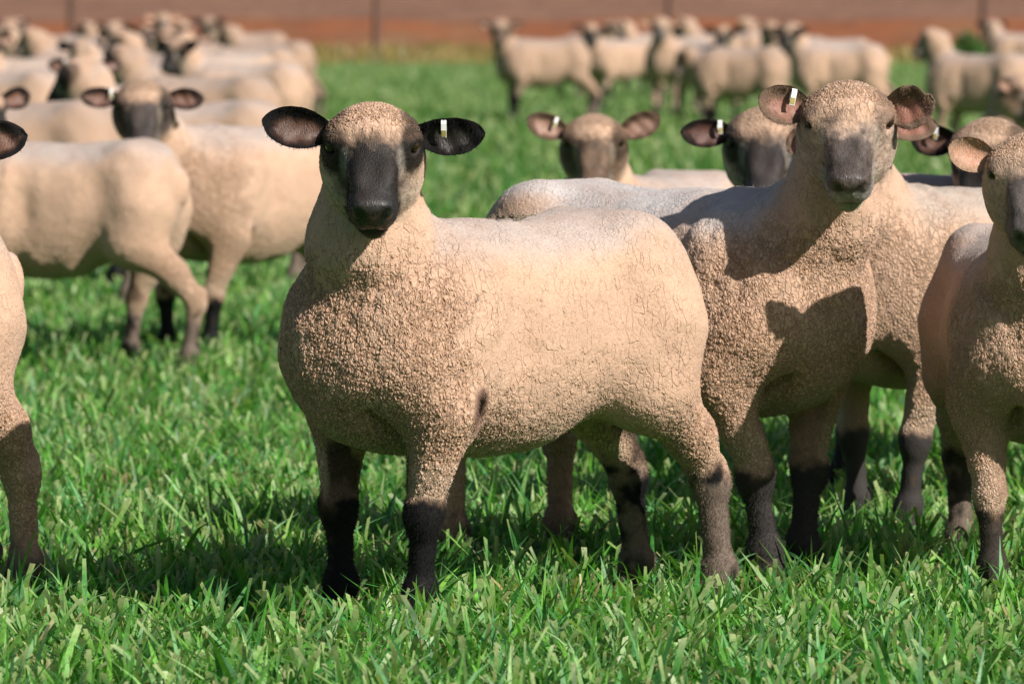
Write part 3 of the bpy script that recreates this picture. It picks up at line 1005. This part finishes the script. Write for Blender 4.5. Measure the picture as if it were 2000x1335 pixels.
def grass_zone(d0, d1, margin, per_m2, tuft, hr, wr, seg, rng, dry=0.05, spread=0.02, xlim=None):
    half = lambda d: 0.0905 * d + margin
    area = (half(d0) + half(d1)) * (d1 - d0)
    nt_ = int(area * per_m2 / tuft)
    # sample distance with density proportional to width
    u = rng.uniform(0, 1, nt_ * 2)
    d = d0 + (d1 - d0) * u
    keep = rng.uniform(0, 1, len(d)) < half(d) / half(d1)
    d = d[keep][:nt_]
    x = rng.uniform(-1, 1, len(d)) * half(d)
    P = np.stack([x, d, 0 * x], 1)
    dens = fbm(P, 2.6, 77)
    ok = rng.uniform(0, 1, len(d)) < np.clip(0.35 + 1.6 * (dens - 0.22), 0.35, 1)
    x, d, dens = x[ok], d[ok], dens[ok]
    th = rng.uniform(0.75, 1.2, len(x)) * (0.72 + 0.6 * fbm(np.stack([x, d, 0 * x], 1), 1.1, 5))
    ci = rng.integers(0, len(GREENS), len(x))
    n = len(x) * tuft
    bx = np.repeat(x, tuft) + rng.normal(0, spread, n); by = np.repeat(d, tuft) + rng.normal(0, spread, n)
    h = rng.uniform(hr[0], hr[1], n) * np.repeat(th, tuft)
    tall = rng.uniform(0, 1, n) < 0.03
    h = np.where(tall, h * 1.45, h)
    w = rng.uniform(wr[0], wr[1], n)
    lean = np.abs(rng.normal(0, 0.42, n)); curv = np.clip(np.abs(rng.normal(0, 0.55, n)), 0, 1.3)
    cut = (rng.uniform(0, 1, n) < 0.42) & ~tall
    curv = np.where(cut, curv * 0.35, curv)
    h = np.where(cut, h * rng.uniform(0.7, 0.95, n), h)
    col = GREENS[np.repeat(ci, tuft)] * rng.uniform(0.6, 1.35, (n, 1)) * rng.uniform(0.88, 1.12, (n, 3))
    dr = rng.uniform(0, 1, n) < dry
    col[dr] = np.array((0.38, 0.28, 0.12)) * rng.uniform(0.6, 1.15, (dr.sum(), 1))
    w = np.where(dr, w * 0.55, w); h = np.where(dr, h * 0.7, h); cut = cut | dr
    return blades(bx, by, h, w, seg, lean, curv, col, cut, rng)


def build_grass():
    rng = np.random.default_rng(5)
    parts = [grass_zone(7.0, 14.5, 0.9, 3400, 5, (0.050, 0.118), (0.0048, 0.0135), 4, rng, 0.13, 0.018),
             grass_zone(14.5, 27, 1.0, 1500, 6, (0.05, 0.105), (0.008, 0.016), 2, rng, 0.05, 0.03),
             grass_zone(27, 97, 0.8, 120, 4, (0.07, 0.13), (0.018, 0.035), 1, rng, 0.03, 0.07)]
    Vs, Fs, Cs, off = [], [], [], 0
    for V, Fq, C in parts:
        Vs.append(V); Fs.append(Fq + off); Cs.append(C); off += len(V)
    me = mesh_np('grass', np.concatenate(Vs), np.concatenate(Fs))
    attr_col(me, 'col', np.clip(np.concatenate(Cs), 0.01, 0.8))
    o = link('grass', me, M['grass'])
    tag(o, 'short mown green cereal grass covering the pasture', 'grass', kind='stuff')


build_grass()


def build_dry_grass():
    rng = np.random.default_rng(8)
    n = 14000
    y = rng.uniform(96.2, 104, n); x = rng.uniform(-14, 14, n)
    k = fbm(np.stack([x, y, 0 * x], 1), 0.35, 3)
    ok = k > 0.42
    x, y = x[ok], y[ok]; n = len(x)
    h = rng.uniform(0.10, 0.36, n); w = rng.uniform(0.02, 0.05, n)
    col = np.array((0.40, 0.29, 0.12)) * rng.uniform(0.6, 1.25, (n, 1)); g = rng.uniform(0, 1, n) < 0.25
    col[g] = np.array((0.16, 0.20, 0.05)) * rng.uniform(0.7, 1.2, (g.sum(), 1))
    V, Fq, C = blades(x, y, h, w, 2, np.abs(rng.normal(0, 0.4, n)), np.abs(rng.normal(0, 0.3, n)), col, np.zeros(n, bool), rng, (0.3, 0.22, 0.10))
    V[:, 2] += 0.12 * sstep(97, 103, V[:, 1])
    me = mesh_np('dry_grass', V, Fq); attr_col(me, 'col', C)
    tag(link('dry_grass', me, M['grass']), 'dry straw-coloured grass along the far field edge', 'dry grass', kind='stuff')


build_dry_grass()


def tube_mesh(name, pts, rad, seg=8):
    V, Fq = [], []
    for (p, r) in zip(pts, rad):
        for j in range(seg):
            a = 2 * math.pi * j / seg
            V.append((p[0] + r * math.cos(a), p[1] + r * math.sin(a), p[2]))
    for i in range(len(pts) - 1):
        for j in range(seg):
            a = i * seg + j; b_ = i * seg + (j + 1) % seg
            Fq.append((a, b_, b_ + seg, a + seg))
    V.append(tuple(pts[-1])); c = len(V) - 1
    Ft = [(c, (len(pts) - 1) * seg + (j + 1) % seg, (len(pts) - 1) * seg + j) for j in range(seg)]
    return mesh_np(name, np.array(V), [np.array(Fq), np.array([t[::-1] for t in Ft])])


M['post'] = plain('weathered_post', (0.16, 0.085, 0.06), 0.9, noise_amt=0.6, noise_scale=6.0)
M['wire'] = plain('fence_wire', (0.25, 0.22, 0.20), 0.5, metal=0.8)
fe = bpy.data.objects.new('wire_fence', None); COL.objects.link(fe)
FD = 101.0
fe.location = (0, FD, 0.08)
tag(fe, 'wire fence with dark timber posts along the far edge of the pasture', 'fence')
post_me = tube_mesh('post', [(0, 0, -0.2), (0.004, 0, 0.3), (-0.006, 0.004, 0.8), (0.003, 0, 1.25), (0.0, 0, 1.42), (0, 0, 1.45)], [0.078, 0.076, 0.072, 0.070, 0.068, 0.045])
post_me.materials.append(M['post'])
for px in (-1650, -1055, -455, 140, 735, 1305, 1920, 2515, 3110, 3705):
    o = link('post', post_me, None, fe); o.location = (at(px, FD), 0, 0)
    o.rotation_euler = (random.uniform(-0.03, 0.03), random.uniform(-0.02, 0.02), random.uniform(0, 6))
xa, xb = at(-1650, FD), at(3705, FD)
for z in (0.18, 0.42, 0.66, 0.90, 1.14):
    V = []
    for x in np.linspace(xa, xb, 41):
        for j in range(4):
            a = math.pi / 2 * j
            V.append((x, -0.085 + 0.003 * math.cos(a), z + 0.003 * math.sin(a)))
    i = np.arange(41 * 4).reshape(41, 4)
    Fq = np.stack([i[:-1], np.roll(i, -1, 1)[:-1], np.roll(i, -1, 1)[1:], i[1:]], -1).reshape(-1, 4)
    link('wire', mesh_np('wire', np.array(V), Fq), M['wire'], fe)


def leafy_plant(name, loc, rad, hgt, n, label, seed, col=(0.06, 0.15, 0.03)):
    rng = np.random.default_rng(seed)
    e = bpy.data.objects.new(name, None); COL.objects.link(e); e.location = loc
    tag(e, label, 'plant')
    a = rng.uniform(0, 2 * np.pi, n); r = rad * np.sqrt(rng.uniform(0, 1, n)); z = hgt * rng.uniform(0.1, 1, n) * (1 - 0.6 * (r / rad) ** 2)
    ctr = np.stack([r * np.cos(a), r * np.sin(a), z], 1)
    d1 = rng.normal(0, 1, (n, 3)); d1 /= np.linalg.norm(d1, axis=1, keepdims=True)
    d2 = np.cross(d1, rng.normal(0, 1, (n, 3))); d2 /= np.linalg.norm(d2, axis=1, keepdims=True)
    s_ = rng.uniform(0.03, 0.06, n)[:, None]
    V = np.stack([ctr - d1 * s_ * 1.4, ctr + d2 * s_ * 0.6, ctr + d1 * s_ * 1.4, ctr - d2 * s_ * 0.6], 1).reshape(-1, 3)
    Fq = np.arange(4 * n).reshape(n, 4)
    me = mesh_np('leaves', V, Fq); attr_col(me, 'col', np.repeat(np.array(col) * rng.uniform(0.5, 1.6, (n, 1)), 4, axis=0))
    link('leaves', me, M['grass'], e)
    for k in range(7):
        b0 = rng.uniform(0, 6.28); rr = rad * 0.6
        st = tube_mesh('stem', [(0, 0, -0.02), (rr * 0.4 * math.cos(b0), rr * 0.4 * math.sin(b0), hgt * 0.4), (rr * math.cos(b0), rr * math.sin(b0), hgt * 0.8)], [0.012, 0.009, 0.005], 5)
        link('stem', st, M['post'], e)


leafy_plant('weed_bush', (at(1890, 95.5), 95.5, 0), 0.34, 0.62, 700, 'leafy green weed bush on the red earth behind the right-hand sheep', 3)


# ------------------------------------------------------------------ the sheep near the camera
def near_sheep(name, res, mat, loc, fwd, headpx, headd, heady, label, style, turn=0.0, scale=1.0, **kw):
    tagk = {k: kw.pop(k) for k in ('tag_ear', 'ta', 'tsize', 'fuzz', 'subdiv') if k in kw}
    X = at(headpx, headd)
    hd = to_local(loc, fwd, X, headd, zz(heady, headd))
    hd = tuple(c / scale for c in hd)
    pose = dict(head=hd, hyaw=face_cam((X, headd), fwd, turn))
    pose.update(kw)
    me, pl = build_sheep(name, res, pose, style)
    return put_sheep(me, pl, mat, loc, fwd, label, scale=scale, **tagk)


S_BLACK = dict(face='black')
S_BROWN = dict(face='brown', ear=(0.10, 0.062, 0.042), earin=(0.33, 0.19, 0.14))
S_RAM = dict(face='ram', ear=(0.16, 0.105, 0.075), earin=(0.30, 0.13, 0.09), legf=0.23, legh=0.09, inner=0.35, dark=(0.03, 0.026, 0.025), top=(0.50, 0.465, 0.46), topamt=0.95)
S_PALE = dict(face='pale', ear=(0.34, 0.22, 0.15), earin=(0.50, 0.26, 0.17), legf=0.20, inner=0.4, dark=(0.03, 0.024, 0.02))

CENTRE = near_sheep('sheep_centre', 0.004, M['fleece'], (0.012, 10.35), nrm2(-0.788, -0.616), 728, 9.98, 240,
           'cream fleeced sheep with solid black face and ears, side-on in the centre foreground', dict(S_BLACK, armpit=1.0, earin=(0.11, 0.048, 0.03)), hsize=1.03,
           feet=dict(LF=(0.305, 0.105), RF=(0.325, -0.105), LH=(-0.395, 0.10), RH=(-0.36, -0.10)), hock=0.045, fuzz=(70000, 34000), subdiv=True,
           earL=dict(len=0.135, wid=0.037, out=1, up=0.0, fwd=0.05, twist=-12, cup=0.018, inside=0.06),
           earR=dict(len=0.135, wid=0.041, out=1, up=0.18, fwd=0.10, twist=8, cup=0.026, inside=0.7), tag_ear='earL', ta=0.47)

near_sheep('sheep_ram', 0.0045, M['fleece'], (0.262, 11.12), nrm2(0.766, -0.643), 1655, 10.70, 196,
           'woolly-headed sheep with grey-brown nose and green-stained chin, standing right behind the centre sheep', S_RAM, hsize=1.02, scale=1.04, turn=2, neckr=0.88,
           feet=dict(LF=(0.33, 0.055), RF=(0.33, -0.06), LH=(-0.29, 0.10), RH=(-0.395, -0.10)), hock=0.02, fuzz=(55000, 30000),
           earL=dict(len=0.100, wid=0.043, out=1, up=0.18, fwd=0.25, twist=5, cup=0.034, curl=0.012, notch=0.4),
           earR=dict(len=0.105, wid=0.040, out=1, up=0.22, fwd=0.15, twist=10, cup=0.022), tag_ear='earR', ta=0.42)

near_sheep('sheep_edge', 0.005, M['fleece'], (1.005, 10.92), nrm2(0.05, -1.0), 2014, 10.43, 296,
           'pale-faced sheep facing the camera, cut off by the right edge', S_PALE, hsize=1.08, scale=0.93,
           feet=dict(LF=(0.33, 0.10), RF=(0.33, -0.130)), fuzz=(35000, 14000),
           earL=dict(up=0.15), earR=dict(len=0.105, wid=0.038, up=0.30, fwd=0.2, twist=6, cup=0.024))

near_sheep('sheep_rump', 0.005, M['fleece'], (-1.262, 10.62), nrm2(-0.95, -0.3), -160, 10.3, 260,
           'hindquarters of a pale sheep cut off by the left edge', dict(face='pale', legh=0.12, inner=0.2), hsize=1.05,
           feet=dict(LH=(-0.335, 0.10), RH=(-0.30, -0.10)), hock=0.03, leg=1.1, fuzz=(25000, 5000))

near_sheep('sheep_behind', 0.006, M['fleece_mid'], (1.03, 12.08), nrm2(-0.8, -0.6), 1655, 11.7, 225,
           'sheep standing behind the woolly-headed one, its head hidden except for one ear', dict(S_RAM, top=(0.44, 0.37, 0.32)), hsize=1.0,
           feet=dict(LF=(0.33, 0.10), RF=(0.30, -0.10)), earL=dict(len=0.125, up=-0.02, wid=0.036), earR=dict(len=0.085, up=-0.9, wid=0.03))

near_sheep('sheep_peering', 0.006, M['fleece_mid'], (1.03, 12.95), nrm2(-0.95, -0.3), 1494, 12.6, 240,
           'sheep with black ears and dark nose strip peering out left of the woolly-headed sheep', dict(face='black', dark=(0.016, 0.013, 0.013), ear=(0.014, 0.011, 0.010), earin=(0.12, 0.05, 0.04), inner=0.4), hsize=1.05,
           earR=dict(len=0.125, wid=0.035, up=-0.02, twist=4, cup=0.022), earL=dict(len=0.12), tag_ear='earR', ta=0.30)

near_sheep('sheep_corner', 0.007, M['fleece_mid'], (1.16, 13.25), nrm2(-0.15, -0.98), 1938, 12.75, 262,
           'sheep with woolly crown looking over the back of the right-hand sheep', S_BLACK, turn=-18, hsize=1.1,
           earR=dict(len=0.12, up=0.12, twist=5), tag_ear='earR', ta=0.5)

near_sheep('sheep_brown', 0.007, M['fleece_mid'], (0.40, 15.2), nrm2(-0.45, -0.89), 1160, 14.75, 248,
           'brown-faced sheep with upright pink-lined ears looking over the backs behind the centre sheep', S_BROWN, hsize=1.12, scale=0.9,
           earL=dict(len=0.135, wid=0.042, up=0.42, fwd=0.1, twist=4, cup=0.026), earR=dict(len=0.135, wid=0.042, up=0.36, fwd=0.15, twist=10, cup=0.026), tag_ear='earR', ta=0.40)

near_sheep('sheep_left', 0.0075, M['fleece_mid'], (-1.30, 17.12), nrm2(-0.97, 0.20), -40, 17.5, 190,
           'sheep standing rear-on to the right with its head cut off by the left edge', dict(face='black', legf=0.20, legh=0.20), turn=40, scale=0.955,
           feet=dict(LH=(-0.38, 0.10), RH=(-0.13, -0.11)), earL=dict(up=0.2), earR=dict(up=0.2))

near_sheep('sheep_watching', 0.0075, M['fleece_mid'], (-0.773, 17.9), nrm2(-0.7, -0.7), 280, 17.45, 180,
           'sheep with mottled black face watching from behind the left-hand sheep', dict(face='brown', brown=(0.045, 0.032, 0.028), ear=(0.025, 0.018, 0.016), legf=0.21), hsize=1.05,
           earL=dict(len=0.125, up=-0.02, wid=0.038), earR=dict(len=0.13, up=0.05, wid=0.036, cup=0.024), tag_ear='earR', ta=0.28)

# ------------------------------------------------------------------ the flock further back: a few bodies, each animal its own copy
def far_variant(name, res, hx, hy, hz, yaw, style, **kw):
    return build_sheep(name, res, dict(head=(hx, hy, hz), hyaw=yaw, hsize=1.08, **kw), style)


FV = {
    'ahead': far_variant('flock_body_ahead', 0.012, 0.50, 0.0, 0.865, 0, S_BLACK, hpitch=50),
    'left': far_variant('flock_body_left', 0.012, 0.46, 0.07, 0.86, 55, S_BLACK, feet=dict(LF=(0.36, 0.1), RF=(0.28, -0.1), LH=(-0.33, 0.1), RH=(-0.40, -0.1))),
    'left_brown': far_variant('flock_body_left_brown', 0.012, 0.46, 0.08, 0.87, 70, S_BROWN),
    'right': far_variant('flock_body_right', 0.012, 0.46, -0.07, 0.86, -55, dict(S_BLACK, legf=0.2)),
    'pale': far_variant('flock_body_pale', 0.012, 0.44, 0.03, 0.89, 25, dict(S_PALE, legf=0.12, legh=0.12, inner=0.2), hpitch=45),
    'low': far_variant('flock_body_low', 0.012, 0.52, 0.05, 0.70, 20, S_BROWN, hpitch=58),
}
FLOCK = [
    # px of the body's middle, distance, heading (x, y), variant, scale, label
    (55, 20.6, (-1, 0.10), 'ahead', 1.03, 'pale sheep body seen between the left edge and the watching sheep'),
    (400, 22.0, (-1, 0.15), 'ahead', 1.0, 'sheep whose back shows just behind the watching sheep'),
    (215, 26.4, (-0.35, -0.93), 'left', 0.98, 'black-faced sheep looking out just behind the watching sheep'),
    (20, 31.0, (-0.9, 0.3), 'right', 1.0, 'sheep with a dark ear at the left edge of the flock'),
    (500, 35.0, (-1, 0.22), 'left', 1.0, 'sheep with its rump to the right at the right end of the left-hand flock'),
    (300, 37.0, (-1, -0.15), 'right', 0.98, 'greyish sheep standing left of the one at the end of the left-hand flock'),
    (60, 38.5, (-0.7, -0.7), 'left_brown', 1.0, 'sheep turned towards the camera low at the left of the flock'),
    (170, 42.0, (-0.9, 0.4), 'pale', 1.0, 'pale sheep in the middle rows of the left-hand flock'),
    (500, 46.0, (-1, 0.05), 'low', 1.0, 'sheep behind the one at the end of the left-hand flock, head low'),
    (380, 50.0, (-0.6, -0.8), 'left', 1.0, 'black-faced sheep half hidden in the middle of the left-hand flock'),
    (110, 50.0, (-0.85, -0.5), 'ahead', 1.0, 'sheep facing left in the middle rows near the left edge'),
    (250, 53.0, (0.6, -0.8), 'right', 1.0, 'sheep turned to the right within the left-hand flock'),
    (500, 60.0, (-1, -0.10), 'left', 1.06, 'round-backed sheep at the far right end of the back row on the left'),
    (395, 62.0, (-0.55, -0.83), 'left_brown', 1.0, 'dark-faced sheep beside the round-backed one in the back row'),
    (335, 64.0, (-0.2, -0.98), 'pale', 1.06, 'pale sheep holding its head highest in the back row on the left'),
    (285, 61.0, (-0.8, -0.6), 'left', 1.0, 'sheep third from the right end of the left-hand back row'),
    (225, 63.0, (-0.5, -0.85), 'right', 1.0, 'sheep in the centre of the left-hand back row'),
    (165, 60.0, (0.7, -0.7), 'left_brown', 1.0, 'brown-faced sheep facing right in the left-hand back row'),
    (110, 63.0, (-0.9, -0.4), 'pale', 1.0, 'pale sheep left of centre in the left-hand back row'),
    (60, 58.0, (-0.5, -0.86), 'left', 1.04, 'black-faced sheep near the left end of the back row'),
    (5, 61.0, (-0.8, -0.6), 'ahead', 1.0, 'sheep at the very left end of the back row'),
    (420, 29.0, (-1, 0.25), 'ahead', 1.0, 'sheep whose back shows right of the watching sheep, in front of the flock'),
    (120, 33.5, (-0.95, 0.1), 'left', 1.0, 'sheep facing left in the front rows near the left edge of the flock'),
    (225, 45.0, (0.3, -0.95), 'right', 1.02, 'sheep looking towards the camera from the middle of the left-hand flock'),
    (455, 41.0, (-0.8, -0.6), 'left_brown', 1.0, 'brown-faced sheep in the middle rows near the right end of the left-hand flock'),
    (345, 44.0, (-0.9, 0.45), 'pale', 0.96, 'pale sheep turned slightly away in the middle of the left-hand flock'),
    (545, 53.0, (-0.95, 0.3), 'ahead', 1.0, 'sheep showing its rump at the right end of the middle row on the left'),
    (1145, 63.0, (0.5, -0.86), 'left', 1.0, 'sheep half hidden between the first two of the right-hand flock'),
    (1385, 52.0, (0.4, -0.9), 'right', 1.0, 'black-faced sheep facing the camera beside the broad-bodied one'),
    (1560, 60.0, (-0.8, -0.6), 'left_brown', 1.0, 'brown-faced sheep peeping between the right-hand sheep of the far flock'),
    (1075, 52.0, (-0.97, -0.22), 'left_brown', 1.05, 'dark-faced sheep standing alone at the left end of the right-hand flock'),
    (1225, 57.0, (-0.85, -0.5), 'left', 1.0, 'second sheep from the left end of the right-hand flock'),
    (1265, 66.0, (-0.5, -0.86), 'right', 1.0, 'sheep whose dark face shows above the second one of the right-hand flock'),
    (1335, 55.0, (-0.55, -0.83), 'pale', 1.04, 'pale sheep with lifted head in the middle of the right-hand flock'),
    (1460, 47.0, (-0.97, 0.25), 'low', 1.0, 'broad-bodied sheep with shaded side in the middle of the right-hand flock'),
    (1430, 61.0, (-1, 0.0), 'ahead', 1.05, 'sheep whose bright back shows behind the broad-bodied one'),
    (1515, 66.0, (-0.7, 0.7), 'pale', 1.0, 'pale sheep with raised head behind the broad-bodied one'),
    (1655, 48.5, (-1, 0.18), 'left', 1.02, 'sheep at the right end of the right-hand flock, black face turned left'),
    (1640, 57.0, (-1, 0.0), 'ahead', 1.0, 'sheep whose back shows behind the end one of the right-hand flock'),
    (1930, 41.0, (-0.85, 0.5), 'pale', 1.0, 'pale sheep walking away on its own near the right edge'),
    (2005, 24.5, (-0.35, -0.93), 'left_brown', 0.90, 'sheep with a pink-lined ear low at the right edge'),
    (2010, 66.0, (-0.9, 0.3), 'right', 1.0, 'distant sheep at the right edge behind the lone pale one'),
]
for px, d, f, var, sc_, lab in FLOCK:
    me, pl = FV[var]
    f = nrm2(*f)
    put_sheep(me, pl, M['fleece_far'], (at(px, d), d), f, lab, scale=sc_, eyes=d < 30,
              tag_ear={26.4: 'earR'}.get(d), ta=0.35)


# ------------------------------------------------------------------ small things: chaff lying on the centre sheep's back
def chaff(sheep, cx, cy, cz, n, seed):
    rng = np.random.default_rng(seed)
    V, Fq = [], []
    for k in range(n):
        c = np.array([cx + rng.normal(0, 0.022), cy + rng.normal(0, 0.012), cz + rng.uniform(-0.002, 0.004)])
        a = rng.uniform(0, math.pi); L = rng.uniform(0.006, 0.022); r = rng.uniform(0.0010, 0.0024)
        d = np.array([math.cos(a), math.sin(a), rng.normal(0, 0.25)]); d /= np.linalg.norm(d)
        p = np.cross(d, (0, 0, 1)); p /= np.linalg.norm(p); q = np.cross(d, p)
        b0 = len(V)
        for e in (-1, 1):
            for (i, j) in ((-1, -1), (1, -1), (1, 1), (-1, 1)):
                V.append(c + d * L * 0.5 * e + p * r * i + q * r * j * 0.6)
        for f in ((0, 3, 2, 1), (4, 5, 6, 7), (0, 1, 5, 4), (1, 2, 6, 5), (2, 3, 7, 6), (3, 0, 4, 7)):
            Fq.append([b0 + i for i in f])
    o = link('chaff', mesh_np('chaff', np.array(V), np.array(Fq), smooth=False), M['chaff'], sheep)
    o['kind'] = 'stuff'


M['chaff'] = plain('dry_chaff', (0.20, 0.16, 0.11), 0.9, noise_amt=0.7, noise_scale=60.0)
chaff(CENTRE, 0.035, 0.02, 0.737, 34, 4)
